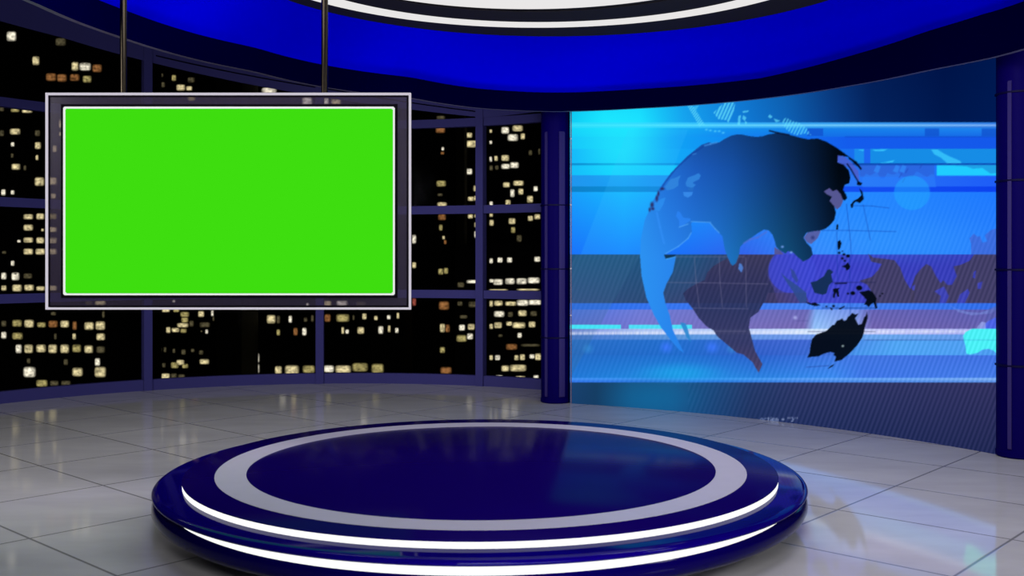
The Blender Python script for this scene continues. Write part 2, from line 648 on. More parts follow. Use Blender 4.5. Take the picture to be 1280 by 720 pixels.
band(206.5, 219, [(714, (22, 190, 250)), (770, (22, 212, 255)), (840, (22, 200, 255)), (1060, (40, 110, 235)), (1160, (30, 110, 250)), (1250, (30, 150, 250))])
band(219, 233, [(714, (32, 150, 238)), (780, (26, 160, 245)), (850, (30, 140, 240)), (1060, (40, 120, 245)), (1250, (30, 92, 248))])
band(233, 240, [(714, (14, 128, 200)), (780, (12, 140, 215)), (850, (16, 120, 215)), (1060, (20, 80, 240)), (1250, (12, 66, 238))])
band(240, 318, [(714, (24, 160, 252)), (780, (22, 185, 255)), (850, (24, 160, 255)), (1000, (34, 140, 255)), (1100, (36, 134, 255)), (1250, (30, 120, 255))],
     [(714, (26, 116, 250)), (780, (24, 130, 255)), (850, (28, 112, 248)), (930, (50, 100, 235)), (1020, (56, 140, 255)), (1100, (44, 140, 255)), (1250, (44, 132, 255))])
band(318, 379, [(714, (34, 88, 130)), (860, (34, 84, 128)), (885, (40, 76, 120)), (950, (58, 62, 100)), (970, (62, 66, 160)), (1010, (60, 66, 205)), (1120, (56, 62, 190)), (1250, (54, 62, 180))],
     [(714, (52, 78, 128)), (800, (46, 76, 120)), (860, (56, 70, 116)), (885, (58, 62, 105)), (950, (66, 58, 100)), (975, (66, 64, 130)), (1010, (66, 74, 205)), (1120, (60, 66, 190)), (1250, (56, 64, 180))])
band(379, 387, [(714, (46, 110, 235)), (900, (60, 120, 240)), (1020, (70, 130, 240)), (1250, (48, 108, 232))])
band(387, 411, [(714, (80, 118, 225)), (800, (110, 124, 215)), (900, (112, 114, 196)), (1010, (104, 104, 182)), (1020, (120, 165, 240)), (1070, (118, 146, 232)), (1090, (100, 98, 180)), (1250, (92, 94, 176))],
     [(714, (96, 110, 205)), (800, (118, 118, 205)), (900, (118, 112, 190)), (1005, (118, 106, 178)), (1018, (150, 195, 250)), (1070, (146, 166, 230)), (1090, (112, 100, 174)), (1250, (100, 96, 172))])
band(411, 418, [(714, (120, 140, 220)), (800, (165, 190, 240)), (960, (185, 205, 250)), (1020, (200, 225, 255)), (1100, (185, 190, 245)), (1250, (150, 160, 235))])
band(418, 424.5, [(714, (75, 120, 205)), (850, (90, 150, 220)), (1000, (110, 150, 232)), (1100, (105, 165, 235)), (1250, (100, 150, 230))])
band(424.5, 446, [(714, (44, 112, 200)), (850, (36, 110, 205)), (950, (60, 100, 205)), (1040, (66, 105, 210)), (1070, (76, 140, 232)), (1120, (82, 165, 242)), (1250, (80, 155, 240))],
     [(714, (36, 105, 195)), (850, (34, 108, 205)), (950, (48, 95, 200)), (1040, (62, 110, 212)), (1070, (72, 150, 236)), (1120, (80, 165, 245)), (1250, (76, 155, 240))])
band(444, 472.5, [(714, (36, 108, 200)), (850, (34, 112, 208)), (950, (44, 98, 204)), (1050, (66, 118, 225)), (1250, (64, 112, 225))],
     [(714, (34, 120, 215)), (850, (36, 146, 228)), (950, (44, 130, 225)), (1040, (60, 140, 240)), (1080, (62, 118, 230)), (1250, (70, 125, 232))])
band(472.5, 478, [(714, (70, 150, 248)), (900, (60, 160, 245)), (1000, (95, 165, 250)), (1250, (140, 190, 250))],
     [(714, (45, 110, 225)), (900, (40, 115, 215)), (1000, (60, 125, 225)), (1250, (84, 135, 225))])
band(478, 584, [(714, (26, 66, 112)), (745, (22, 62, 100)), (790, (24, 84, 132)), (840, (26, 88, 140)), (890, (30, 76, 128)), (940, (38, 60, 108)), (1000, (46, 56, 104)), (1250, (50, 50, 96))],
     [(714, (16, 50, 88)), (745, (20, 54, 92)), (790, (18, 84, 132)), (840, (20, 84, 138)), (890, (26, 60, 112)), (940, (26, 40, 82)), (1000, (24, 40, 84)), (1250, (30, 38, 80))])
# pale sheen wedge at upper left, and soft flares
poly([(785, 162), (860, 162), (800, 318), (726, 318)], (60, 190, 255), 0.18)
poly([(780, 318), (800, 318), (714, 470), (714, 330), (722, 318)], (60, 110, 150), 0.22)
spot(775, 178, 70, 60, (40, 240, 255), 0.45)
spot(1120, 300, 160, 40, (60, 160, 255), 0.25)
spot(850, 466, 70, 16, (30, 165, 235), 0.7)
spot(815, 498, 80, 34, (16, 110, 165), 0.5)
for cx in (833, 890):
    spot(cx, 434, 12, 11, (60, 120, 255), 0.8)
for cx in (735, 915):
    spot(cx, 436, 10, 9, (60, 150, 215), 0.5)
# sparkling line
j = rng.random((1, SW * SS))
j = np.repeat(rng.random((1, SW)), SS, 1)
sl = (slice(int((411 - SY0) * SS), int((419 - SY0) * SS)), slice(None))
g = np.exp(-((GY[sl] - 414.5 - 2 * (np.interp(GX[sl], [714, 860, 1250], [1.2, 0.6, -0.2]))) / 2.2) ** 2)
paint(sl, g * (0.35 + 0.65 * j), (236, 240, 255), 0.75)
# long glowing line along the top
g = np.exp(-((GY - 156.6) / 1.2) ** 2) * 0.9
paint(FULL, g * np.interp(GX, [714, 860, 1000, 1250], [0.35, 0.7, 0.9, 0.8]), lambda x, y: ramp([(714, (90, 245, 255)), (900, (120, 235, 255)), (1250, (170, 205, 255))], x))
# cyan dashes
rect(712, 406, 776, 411, (70, 228, 246))
rect(786, 406, 865, 411, (78, 222, 246))
# darker blocks and lines
for x0, x1 in ((1009, 1029), (1156, 1174), (1227, 1246)):
    rect(x0, 160.5, x1, 170, (16, 80, 205), 0.75)
rect(1056, 170.5, 1252, 171.5, (14, 70, 200), 0.8)
rect(1068, 186, 1080, 204, (26, 140, 236))
rect(1088, 186, 1252, 204, (22, 140, 230))
rect(1080, 186, 1088, 204, (28, 100, 240))
rect(1062, 203.8, 1252, 206.4, (14, 74, 180))
rect(1171, 206.5, 1252, 219.5, (32, 205, 255))
rect(1075, 206.5, 1168, 221, (50, 96, 205), 0.55)
rect(1080, 424.4, 1252, 425.6, (54, 92, 170), 0.8)
# far-coast details in the upper right bands
for p in ([(1090, 187), (1110, 186.5), (1104, 189), (1094, 189)], [(1164, 187), (1172, 187), (1180, 192), (1188, 196), (1200, 201), (1202, 204), (1184, 204), (1176, 197), (1168, 193)],
          [(1100, 204), (1118, 200), (1116, 203)], [(1072, 187), (1080, 187), (1079, 189)]):
    poly(p, (60, 205, 255), 0.75)
for p in ([(1190, 207), (1252, 207), (1252, 216), (1238, 217), (1228, 210), (1216, 211), (1208, 208)],):
    poly(p, (30, 150, 225), 0.8)
xs = np.arange(1078, 1172, 4.5)
edge = [(x, 214 + 10 * rng.random()) for x in xs]
poly([(1078, 234)] + edge + [(1170, 234)], (44, 128, 250), 0.55)
for x in (1096, 1120, 1128):
    poly([(x, 206), (x + 5, 208), (x + 2, 216), (x - 4, 214)], (48, 140, 250), 0.7)
for x, y in ((1128, 228), (1132, 216), (1150, 210), (1124, 222)):
    line([(x, y), (x + 3, y - 5)], 1.0, (30, 70, 180), 0.7)
spot(1140, 241, 23, 22, (34, 170, 255), 0.5, True)

# distant continents in the lower right
gr = (66, 62, 96)
poly([(1085, 317), (1092, 322), (1102, 323), (1118, 325), (1125, 334), (1131, 350), (1138, 361), (1143, 362), (1143, 379), (1085, 379), (1089, 364), (1084, 356), (1074, 351),
      (1090, 346), (1098, 337), (1102, 330), (1089, 327)], gr, 0.92)
poly([(1138, 362), (1144, 345), (1151, 336), (1158, 330), (1164, 333), (1170, 345), (1176, 354), (1179, 350), (1184, 356), (1190, 356), (1196, 345), (1193, 337), (1192, 333),
      (1201, 331), (1212, 326), (1218, 317.8), (1252, 317.8), (1252, 379), (1138, 379)], gr, 0.92)
poly([(1214, 318), (1214, 305), (1212, 298), (1217, 292), (1222, 296), (1225, 295), (1228, 303), (1234, 302), (1231, 294), (1238, 288), (1252, 283), (1252, 318)], (62, 104, 216), 0.85)
for p in ([(1168, 364), (1180, 358), (1186, 370), (1182, 379), (1174, 379), (1176, 370)], [(1200, 368), (1210, 361), (1212, 366), (1206, 379), (1196, 379)],
          [(1217, 340), (1220, 338), (1219, 348), (1216, 347)], [(1222, 354), (1228, 352), (1226, 361), (1222, 361)], [(1140, 358), (1144, 356), (1143, 363), (1140, 362)]):
    poly(p, (62, 70, 200), 0.8)
poly([(1185, 380), (1195, 386), (1210, 390), (1225, 391), (1240, 386), (1252, 378), (1252, 384), (1238, 392), (1214, 394), (1198, 390)], (130, 160, 235), 0.4)
poly([(1236, 386), (1252, 380), (1252, 396), (1232, 402)], (84, 92, 170), 0.5)
poly([(1234, 402), (1244, 397), (1252, 398), (1252, 411), (1226, 411)], (74, 100, 236), 0.9)
poly([(1222, 408), (1227, 402), (1232, 403), (1232, 411), (1220, 412)], (150, 165, 235), 0.8)
poly([(1204, 420), (1207, 415), (1213, 412), (1216, 411), (1252, 411), (1252, 444), (1246, 442), (1242, 438), (1236, 436), (1228, 437), (1222, 441), (1213, 443), (1208, 442),
      (1207, 433), (1205, 425)], (76, 240, 246))
rect(1204, 424.4, 1252, 425.6, (60, 180, 215), 0.7)

# southern continent seen through the globe
def fill_south(x, y):
    return ramp([(318, (60, 58, 92)), (350, (50, 52, 92)), (385, (44, 52, 94)), (430, (54, 56, 98)), (466, (78, 64, 98))], y)


poly([(854, 367), (860, 361), (870, 355), (881, 350), (884, 341), (891, 333), (903, 326), (921, 318), (972, 318), (962, 330), (959, 345), (967, 361), (972, 379), (954, 379), (948, 390),
      (938, 397), (936, 409), (940, 424), (944, 439), (953, 455), (948.5, 466), (944, 459), (941, 453), (929, 443), (921, 441), (908, 430), (896, 420), (892, 413), (883, 408), (873, 397),
      (866, 386), (857, 375)], fill_south, 0.95)
spot(990, 338, 30, 29, (62, 72, 208), 0.85, True)
poly([(960, 366), (1006, 366), (1012, 379), (956, 379)], (70, 62, 104), 0.6)

# fine diagonal hatch over the right and lower parts
ph = (GX + 0.38 * GY) / 6.0
st = np.sin(2 * PI * ph)
amp = np.clip((GX - 900) / 120, 0, 1) * np.clip((GY - 236) / 40, 0, 1) * 7 + np.where(GY > 318, np.interp(GX, [714, 820, 1000], [5, 7, 5]), 0)
amp = np.where((GY > 478) & (GX < 860), 0, amp)
IMG[:] = IMG + (st * amp)[..., None] * np.array([0.75, 0.62, 0.8])

# hatched islands at the top
hc = (105, 228, 255)
poly([(859, 132), (866, 132), (873, 143), (881, 156), (874, 158), (868, 147)], hc, 0.7, (3.3, 0.8, 0.6))
poly([(874, 131), (866, 134), (870, 138)], hc, 0.4)
poly([(892, 141), (900, 133), (906, 128), (919, 128), (917, 141), (911, 154), (908, 150), (898, 149)], hc, 0.7, (4.4, 0.45, 0.62))
for p in ([(923, 145), (926, 144), (925, 156), (922, 156)], [(928, 139), (936, 138), (935, 140), (929, 141)], [(929, 144), (933, 147), (931, 151), (928, 148)],
          [(931, 151), (934, 153), (932, 156)], [(962, 143), (966, 146), (963, 148), (960, 146)], [(967, 148), (976, 151), (970, 153)]):
    poly(p, hc, 0.65)
poly([(977, 150), (983, 147), (990, 151), (1000, 154), (1008, 160), (1014, 169), (1006, 167), (996, 169), (988, 166), (981, 160)], hc, 0.6, (4.2, 0.5, 0.55))
for x, y in ((883, 162), (888, 163), (894, 164), (899, 164), (904, 166)):
    spot(x, y, 3, 2, (90, 210, 255), 0.8)

# globe graticule
for p in ([(1027, 288), (1060, 288), (1120, 289.5)], [(1066, 257), (1090, 257.5), (1111, 260)], [(1058, 255), (1063, 300), (1064, 318)], [(1079, 256), (1088, 300)], [(1046, 290), (1047, 350)],
          [(1062, 318), (1063, 400)]):
    line(p, 0.8, (12, 50, 150), 0.55)
for y in (353, 385, 414.5):
    line([(1010 if y > 400 else 1028, y), (1094, y)], 0.8, (20, 26, 70), 0.6)
line([(995, 401), (1010, 401)], 0.7, (60, 60, 130), 0.5)
line([(1008, 459), (1036, 457)], 0.8, (30, 50, 130), 0.6)
for p in ([(835, 353), (880, 353.5), (960, 355)], [(845, 321), (930, 321)], [(866, 385), (935, 386)], [(895, 414), (932, 414)], [(868, 322), (870, 350), (874, 384)], [(899, 322), (900, 352), (903, 384)],
          [(932, 322), (933, 384)]):
    line(p, 0.9, (130, 125, 160), 0.45)
line([(1044, 354.5), (1058, 354)], 1.6, (8, 16, 50), 0.9)

# globe: Eurasia and Africa
def fill_asia(x, y):
    c = ramp([(800, (40, 140, 235)), (830, (34, 112, 215)), (870, (28, 92, 190)), (915, (22, 80, 165)), (955, (16, 62, 128)), (995, (10, 40, 84)), (1028, (4, 20, 44)), (1048, (1, 8, 18)), (1100, (1, 6, 14))], x)
    low = ramp([(800, (44, 146, 242)), (850, (40, 130, 235)), (900, (32, 118, 205)), (930, (26, 104, 170)), (985, (18, 76, 118)), (1020, (12, 46, 84)), (1050, (4, 18, 40))], x)
    t = np.clip((y - 215) / 110, 0, 1)[..., None]
    top = np.clip((215 - y) / 60, 0, 1)[..., None]
    return (c * (1 - t) + low * t) * (1 - 0.22 * top)


asia = [(824, 236), (831, 226), (838, 217), (848, 206), (860, 194.5), (868, 188), (877, 181), (886, 178), (890, 179), (899, 178), (905, 174), (914, 169.5), (921, 168), (927, 168), (936, 170),
        (945, 171), (953, 170.5), (960, 168), (973, 166), (985, 168), (1000, 172), (1010, 174), (1022, 173), (1033, 177), (1045, 184), (1055, 191), (1064, 198), (1071, 204), (1076, 211), (1069, 206),
        (1060, 196), (1048, 194.5), (1047, 203), (1055, 206), (1061, 213), (1063, 222), (1061.5, 229), (1056, 231), (1054, 237), (1058, 244), (1059, 248), (1056, 251), (1053, 249), (1051, 243),
        (1046, 237), (1041, 239), (1037, 235), (1030, 239), (1034, 243), (1040, 246), (1037, 251), (1043, 258), (1045, 266), (1043, 275), (1038, 281), (1032, 286), (1024, 288.5), (1018, 289),
        (1008, 291), (1004.5, 297), (1008, 303), (1014, 309), (1016, 318), (1012, 323), (1004, 327), (998, 322), (992, 316), (985, 314), (982, 317), (975, 313), (970, 308), (969, 303), (966, 294),
        (961, 288), (955, 287), (948, 291), (938, 298), (931, 303), (925, 309), (924, 318), (920, 329), (916, 332), (913, 329), (909, 320), (906, 312), (903, 295), (899, 291), (893, 286), (887.5, 278.5),
        (866, 277.5), (864, 279), (865, 290), (860, 298), (848, 308), (832, 317), (830, 319), (832, 323), (845, 320.5), (841, 340), (833, 355), (829, 366), (832, 380), (837, 393), (841, 412),
        (849, 429), (855, 441), (849, 437.5), (837.5, 424), (826, 409), (817.5, 394), (808, 372), (802, 345), (800, 320), (801, 300), (806, 275), (812, 262), (815, 253), (820, 245)]
poly(asia, fill_asia)
poly([(824, 237), (838, 217), (860, 194.5), (886, 178), (889, 178), (866, 193), (846, 211), (832, 229), (826, 240)], (16, 60, 150), 0.5)
line([(962, 163.5), (972, 166), (986, 168.5)], 2, (10, 20, 50), 0.9)
line([(881, 182), (888, 180), (896, 178)], 2.2, (70, 150, 230), 0.6)
line([(866, 193), (870, 192)], 1.2, (70, 150, 230), 0.6)
sea = (50, 134, 222)
poly([(831, 234), (838, 224), (845, 222), (851, 219), (848, 226), (848, 232), (842, 236), (834, 238)], sea, 0.85)
poly([(857, 229), (860, 222), (868, 219), (873, 216.5), (876, 219), (874, 224), (868, 227), (866, 229), (870, 231), (866, 235), (858, 233)], sea, 0.85)
poly([(860, 235), (867, 234), (866, 239), (860, 238)], (36, 110, 200), 0.8)
poly([(854, 240), (866, 240), (865, 244), (860, 247), (855, 245)], (56, 140, 235), 0.9)
poly([(818, 254), (826, 249), (832, 247), (829, 256), (824, 264), (818, 263)], (44, 140, 238), 0.9)
for x, y, a, b in ((823, 242, 1.6, 4), (821, 248, 2, 4.5), (815, 256, 2.6, 4), (812, 262, 1.6, 3), (816, 261, 2.4, 2), (828, 236, 3, 2)):
    spot(x, y, a * 1.5, b * 1.5, (44, 34, 84), 0.95)
line([(821, 266), (825, 284), (830, 304)], 2.6, (48, 140, 244), 0.8)
poly([(847, 264), (850, 265), (854, 272), (863, 273), (863, 276), (858, 279), (853, 283), (849, 283), (849, 276), (845, 270)], (44, 132, 246), 0.75)
for p in ([(864, 277), (888, 278)], [(888, 279), (894, 286), (899, 291)], [(849, 284), (860, 280)], [(864, 291), (860, 298), (848, 308), (832, 317)]):
    line(p, 1.1, (86, 170, 250), 0.8)
poly([(830, 318.5), (845, 318), (843, 321), (832, 323.5)], (16, 50, 80), 0.9)
line([(833, 324), (844, 321)], 1, (80, 180, 250), 0.7)
# seas with a grey tint
poly([(1030, 239), (1037, 235), (1041, 239), (1046, 237), (1051, 243), (1054, 251), (1051, 258), (1046, 262), (1043, 258), (1037, 251), (1040, 246), (1034, 243)], (88, 84, 140), 0.95)
poly([(1005, 297), (1009, 291), (1018, 289), (1026, 288.5), (1022, 298), (1014, 305), (1009, 303)], (92, 88, 150), 0.85)
spot(1016, 297, 4, 4, (40, 50, 110), 0.8)
poly([(968, 309), (975, 313), (980, 318), (968, 318)], (88, 84, 140), 0.9)
for x, y in ((978, 308.5), (989, 315.5)):
    spot(x, y, 3, 2.4, (130, 170, 250), 0.9)
line([(930, 304), (938, 299), (947, 297), (958, 290)], 2.4, (80, 110, 210), 0.6)
poly([(1047, 194), (1056, 196), (1064, 203), (1073, 214), (1074, 226), (1068, 220), (1062, 210), (1055, 206), (1047, 203)], (84, 90, 195), 0.7)

blk = (3, 10, 22)
line([(1059, 205), (1064, 212), (1069, 221), (1074, 229)], 1.6, (4, 14, 50))
line([(1062, 198), (1070, 203), (1076, 211)], 2.4, (3, 10, 30))
islands = [
    [(1072, 226), (1078, 229), (1076, 232), (1071, 231)],
    [(1074, 235), (1078, 239), (1080, 249), (1075, 254), (1070, 252), (1067, 255), (1066, 260), (1064, 260), (1063, 256), (1067, 251), (1072, 248.5), (1077, 244)],
    [(1046, 280), (1048, 281), (1047.5, 287), (1045, 287)],
    [(1047, 302), (1050, 300), (1052, 304), (1050, 311), (1048, 313), (1047, 308)],
    [(1052, 333), (1057, 331), (1060, 328), (1063, 333), (1061, 337), (1058, 338), (1057, 335)],
    [(1041, 361), (1050, 360), (1048, 362), (1049, 371), (1047, 371), (1045, 365), (1043, 373), (1041, 371), (1042, 366)],
    [(1006, 377), (1014, 379), (1019, 378), (1026, 382), (1018, 382.5), (1010, 380)],
    [(1048, 386), (1056, 382), (1056, 383.5), (1050, 387)],
    [(1037, 384), (1041, 386), (1040, 388), (1038, 386)],
    [(1074, 365), (1080, 364), (1086, 362.5), (1091, 365), (1096, 373), (1095, 378), (1097, 385), (1094.5, 386), (1092, 379), (1089, 380), (1086, 384), (1083, 381), (1080, 381), (1083, 375), (1078, 369)],
    [(1009, 447), (1012, 441), (1013, 432), (1015, 424), (1020, 418), (1031, 414.5), (1035, 412), (1039, 408), (1041, 406), (1043, 406), (1046, 401), (1049, 400), (1053, 398), (1055, 401), (1058, 400),
     (1060, 396), (1063, 394), (1065, 391), (1069, 393), (1073, 392), (1069, 398), (1073, 406), (1077, 405), (1080, 397), (1082, 395), (1084, 389), (1084.5, 398), (1081, 410), (1080, 416), (1078, 422),
     (1072, 431), (1063, 441), (1052, 450), (1048, 451), (1043, 452), (1045, 446), (1042, 444), (1043, 441), (1038, 440), (1030, 442), (1023, 445.5), (1016, 446)],
    [(1035, 461), (1039, 457), (1043, 455), (1041, 458)],
]
for p in islands:
    poly(p, blk, 0.96)
for x, y, r in ((1049, 316, 1.6), (1053, 314, 1), (1055, 318, 1.6), (1053, 323, 1.6), (1060, 320, 2), (1056, 326, 1.4), (1074, 360, 3), (1066, 366.5, 2.4), (1060, 367, 1.4), (1042, 382.5, 1.6), (1033, 383, 1.2),
                (1100, 370, 1.2), (1103, 367, 1.2)):
    spot(x, y, r * 1.5, r * 1.2, blk, 1.0, True)
spot(1053.5, 432.5, 2.4, 2.2, (190, 215, 215), 0.9)
poly([(1013, 353), (1021, 351), (1030, 345), (1034, 337.5), (1037, 336.5), (1042, 340), (1039, 343), (1041, 352), (1036, 357), (1033, 367), (1028, 368.5), (1018, 366), (1015, 358)], (20, 46, 84), 0.97)
poly([(976, 341), (984, 348), (997, 357), (1008, 366), (1008, 378), (1000, 379), (991, 364), (984, 354)], (46, 76, 140), 0.85)
poly([(988, 335), (993, 339), (998, 350), (996, 354), (990, 346)], (48, 72, 145), 0.8)
poly([(924, 329), (927, 330), (929, 335), (927, 341), (923, 336)], (80, 130, 215), 0.9)
poly([(850, 403), (857, 404), (860, 412), (864, 428), (858, 421), (854, 412)], (42, 134, 208), 0.9)
spot(994, 397, 4, 4, (190, 200, 255), 0.7)
# line of small lettering near the foot of the wall
GL = {'t': ['.#.', '###', '.#.', '.#.', '.##'], 'i': ['#', '.', '#', '#', '#'], 'o': ['...', '###', '#.#', '#.#', '###'], 'n': ['...', '##.', '#.#', '#.#', '#.#'], '+': ['...', '.#.', '###', '.#.', '...'],
      '"': ['#.#', '#.#', '...', '...', '...'], '}': ['##.', '.#.', '.##', '.#.', '##.'], ' ': ['..'], 'c': ['...', '.##', '#..', '#..', '.##'], 'a': ['...', '.##', '#.#', '#.#', '.##']}
x = 950.0
for ch in 'action + "}"':
    gph = GL[ch]
    for ry, rowg in enumerate(gph):
        for rx, v in enumerate(rowg):
            if v == '#':
                rect(x + rx * 1.15, 521.3 + ry * 1.15, x + rx * 1.15 + 1.2, 521.3 + ry * 1.15 + 1.2, (150, 165, 205), 0.7)
    x += (len(gph[0]) + 0.8) * 1.15

IMG[:] = np.clip(IMG, 0, 255)
small = IMG.reshape(SH, SS, SW, SS, 3).mean((1, 3)) / 255
smalll = np.where(small <= 0.04045, small / 12.92, ((small + 0.055) / 1.055) ** 2.4)

vw = thing('video_wall', 'tall curved video wall showing a blue globe and world map', 'video wall', (*cpt(VC, VR, (VA0 + VA1) / 2), 0))
VO = vw.location
NU, NV, VZ = 600, 500, 3.42
ua = np.linspace(VA0, VA1, NU)
uz = np.linspace(0.0, VZ, NV)
UA, UZ = np.meshgrid(ua, uz)
vx = VC[0] + VR * np.sin(UA)
vy = VC[1] + VR * np.cos(UA)
ppx = 640 + F * vx / vy
ppy = HY - F * (UZ - CAMZ) / vy
fx = np.clip(ppx - SX0 - 0.5, 0, SW - 1.001)
fy = np.clip(ppy - SY0 - 0.5, 0, SH - 1.001)
ix, iy = fx.astype(int), fy.astype(int)
tx, ty = (fx - ix)[..., None], (fy - iy)[..., None]
colr = (smalll[iy, ix] * (1 - tx) * (1 - ty) + smalll[iy, ix + 1] * tx * (1 - ty) + smalll[iy + 1, ix] * (1 - tx) * ty + smalll[iy + 1, ix + 1] * tx * ty)
co = np.stack([vx - VO[0], vy - VO[1], UZ], -1).reshape(-1, 3)
idx = np.arange(NU * NV).reshape(NV, NU)
quads = np.stack([idx[:-1, :-1], idx[:-1, 1:], idx[1:, 1:], idx[1:, :-1]], -1).reshape(-1, 4)
me = bpy.data.meshes.new('screen')
me.vertices.add(len(co))
me.vertices.foreach_set('co', co.astype(np.float32).ravel())
me.loops.add(quads.size)
me.loops.foreach_set('vertex_index', quads.astype(np.int32).ravel())
me.polygons.add(len(quads))
me.polygons.foreach_set('loop_start', (np.arange(len(quads)) * 4).astype(np.int32))
me.polygons.foreach_set('loop_total', np.full(len(quads), 4, np.int32))
me.update()
at_ = me.color_attributes.new('picture', 'FLOAT_COLOR', 'POINT')
at_.data.foreach_set('color', np.concatenate([colr.reshape(-1, 3), np.ones((NU * NV, 1))], 1).astype(np.float32).ravel())
mv, nt, out = new_mat('video_wall_picture')
an = nt.nodes.new('ShaderNodeAttribute')
an.attribute_name = 'picture'
em = nt.nodes.new('ShaderNodeEmission')
nt.links.new(an.outputs['Color'], em.inputs[0])
nt.links.new(em.outputs[0], out.inputs[0])
mv.cycles.emission_sampling = 'NONE'
link('screen', me, mv, vw)
vcc = (VC[0] - VO[0], VC[1] - VO[1])
bm = bmesh.new()
lathe(bm, [(VR + 0.006, 0), (VR + 0.006, VZ), (VR + 0.12, VZ), (VR + 0.12, 0)], 40, VA0, VA1, vcc, closed_profile=True)
obj('cabinet', bm, M['cabinet'], vw, smooth=30)
for a, joints in ((ray_circle(714.2, VC, VR)[0], (1.0, 1.53, 2.25, 3.0)), (ray_circle(1248.2, VC, VR)[0], (0.755, 1.54, 2.27, 2.99))):
    bm = bmesh.new()
    da = 0.005 / VR
    lathe(bm, [(VR - 0.014, 0.0), (VR - 0.014, VZ), (VR - 0.001, VZ), (VR - 0.001, 0.0)], 2, a - da, a + da, vcc, closed_profile=True)
    tr = obj('edge_trim', bm, M['pink'], vw)
    px_, py_ = cpt(vcc, VR - 0.016, a)
    for z in joints:
        bm = bmesh.new()
        bmesh.ops.create_icosphere(bm, subdivisions=2, radius=0.012)
        for v in bm.verts:
            v.co = Vector((px_, py_, z)) + v.co
        obj('clip', bm, M['chrome'], tr, smooth=80)

# ------------------------------------------------------------------ round stage
ST = (-0.19, 6.615)
st = thing('round_stage', 'round glossy blue two tier stage with silver ring and white light band and front highlight', 'stage', (*ST, 0))
bm = bmesh.new()
lathe(bm, [(0, 0.0), (1.70, 0.0), (1.80, 0.03), (1.90, 0.062), (1.97, 0.092), (2.005, 0.118), (2.02, 0.15), (2.018, 0.18), (2.008, 0.203), (1.992, 0.218), (1.975, 0.2255), (0, 0.2255)], 192)
obj('lower_tier', bm, M['stage_low'], st, smooth=60)
bm = bmesh.new()
lathe(bm, [(0, 0.2260), (1.98, 0.2260), (2.004, 0.229), (2.016, 0.236), (2.02, 0.245), (2.014, 0.254), (2.0, 0.262), (1.98, 0.266), (0, 0.266)], 192)
obj('upper_tier', bm, M['stage_blue'], st, smooth=60)
bm = bmesh.new()
lathe(bm, [(0, 0.267), (1.842, 0.267), (1.842, 0.2985), (1.8505, 0.2988), (1.8505, 0.3015), (1.845, 0.304), (0, 0.304)], 192)
obj('top_disc', bm, M['stage_top'], st, smooth=30)
bm = bmesh.new()
lathe(bm, [(1.8425, 0.2665), (1.8485, 0.2665), (1.8485, 0.2984), (1.8425, 0.2984)], 192, closed_profile=True)
obj('glow_band', bm, M['led_and_highlight'], st, smooth=30)
bm = bmesh.new()
lathe(bm, [(1.478, 0.3025), (1.664, 0.3025), (1.664, 0.3055), (1.478, 0.3055)], 192, closed_profile=True)
obj('silver_ring', bm, M['silver'], st, smooth=30)
# highlight on the lower tier's shoulder, modelled as a glowing strip tapering to both sides
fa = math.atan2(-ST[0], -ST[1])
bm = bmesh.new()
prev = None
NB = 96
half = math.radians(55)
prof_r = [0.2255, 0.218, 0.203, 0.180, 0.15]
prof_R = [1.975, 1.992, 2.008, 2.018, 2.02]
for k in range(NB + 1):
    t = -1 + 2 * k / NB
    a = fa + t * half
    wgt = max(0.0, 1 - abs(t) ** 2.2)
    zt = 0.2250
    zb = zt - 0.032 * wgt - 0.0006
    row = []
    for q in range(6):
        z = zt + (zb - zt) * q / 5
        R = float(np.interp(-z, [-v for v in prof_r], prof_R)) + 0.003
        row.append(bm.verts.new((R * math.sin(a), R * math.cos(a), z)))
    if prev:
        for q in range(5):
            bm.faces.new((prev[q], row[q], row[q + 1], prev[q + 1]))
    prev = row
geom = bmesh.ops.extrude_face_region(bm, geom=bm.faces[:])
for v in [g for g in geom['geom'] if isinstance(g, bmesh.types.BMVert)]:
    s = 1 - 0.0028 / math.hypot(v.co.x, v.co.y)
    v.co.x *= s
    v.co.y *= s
obj('glow_band', bm, M['led_and_highlight'], st, smooth=60)

# ------------------------------------------------------------------ hanging screen
TD = 7.0
tx0, _, tz0 = at_depth(57, 387, TD)
tx1, _, tz1 = at_depth(513.5, 116, TD)
ix0, _, iz0 = at_depth(79.5, 369, TD)
ix1, _, iz1 = at_depth(493.5, 133.5, TD)
cxm = (tx0 + tx1) / 2
tv = thing('hanging_screen', 'large green screen in a smoked glass frame hung on two poles before the night windows', 'screen', (cxm, TD, tz0))


def L(x):
    return x - cxm


def Lz(z):
    return z - tz0


px1 = TD / F                                          # metres per column at that distance
bm = bmesh.new()
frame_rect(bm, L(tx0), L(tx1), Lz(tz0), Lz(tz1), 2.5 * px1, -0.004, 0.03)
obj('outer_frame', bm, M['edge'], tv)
bm = bmesh.new()
w = 3.0 * px1
frame_rect(bm, L(tx0) + w, L(tx1) - w, Lz(tz0) + w, Lz(tz1) - w, (ix0 - tx0) - w - 0.001, 0.006, 0.018)
obj('glass_bezel', bm, M['bezel'], tv)
bm = bmesh.new()
frame_rect(bm, L(tx0) + w, L(tx1) - w, Lz(tz0) + w, Lz(tz1) - w, 2.2 * px1, 0.003, 0.005)
obj('gasket', bm, M['gasket'], tv)
bm = bmesh.new()
q = 3.4 * px1
frame_rect(bm, L(ix0) - q, L(ix1) + q, Lz(iz0) - q, Lz(iz1) + q, q - 0.0005, 0.001, 0.0055)
obj('screen_surround', bm, M['gasket'], tv)
bm = bmesh.new()
frame_rect(bm, L(ix0), L(ix1), Lz(iz0), Lz(iz1), 2.2 * px1, -0.008, 0.03)
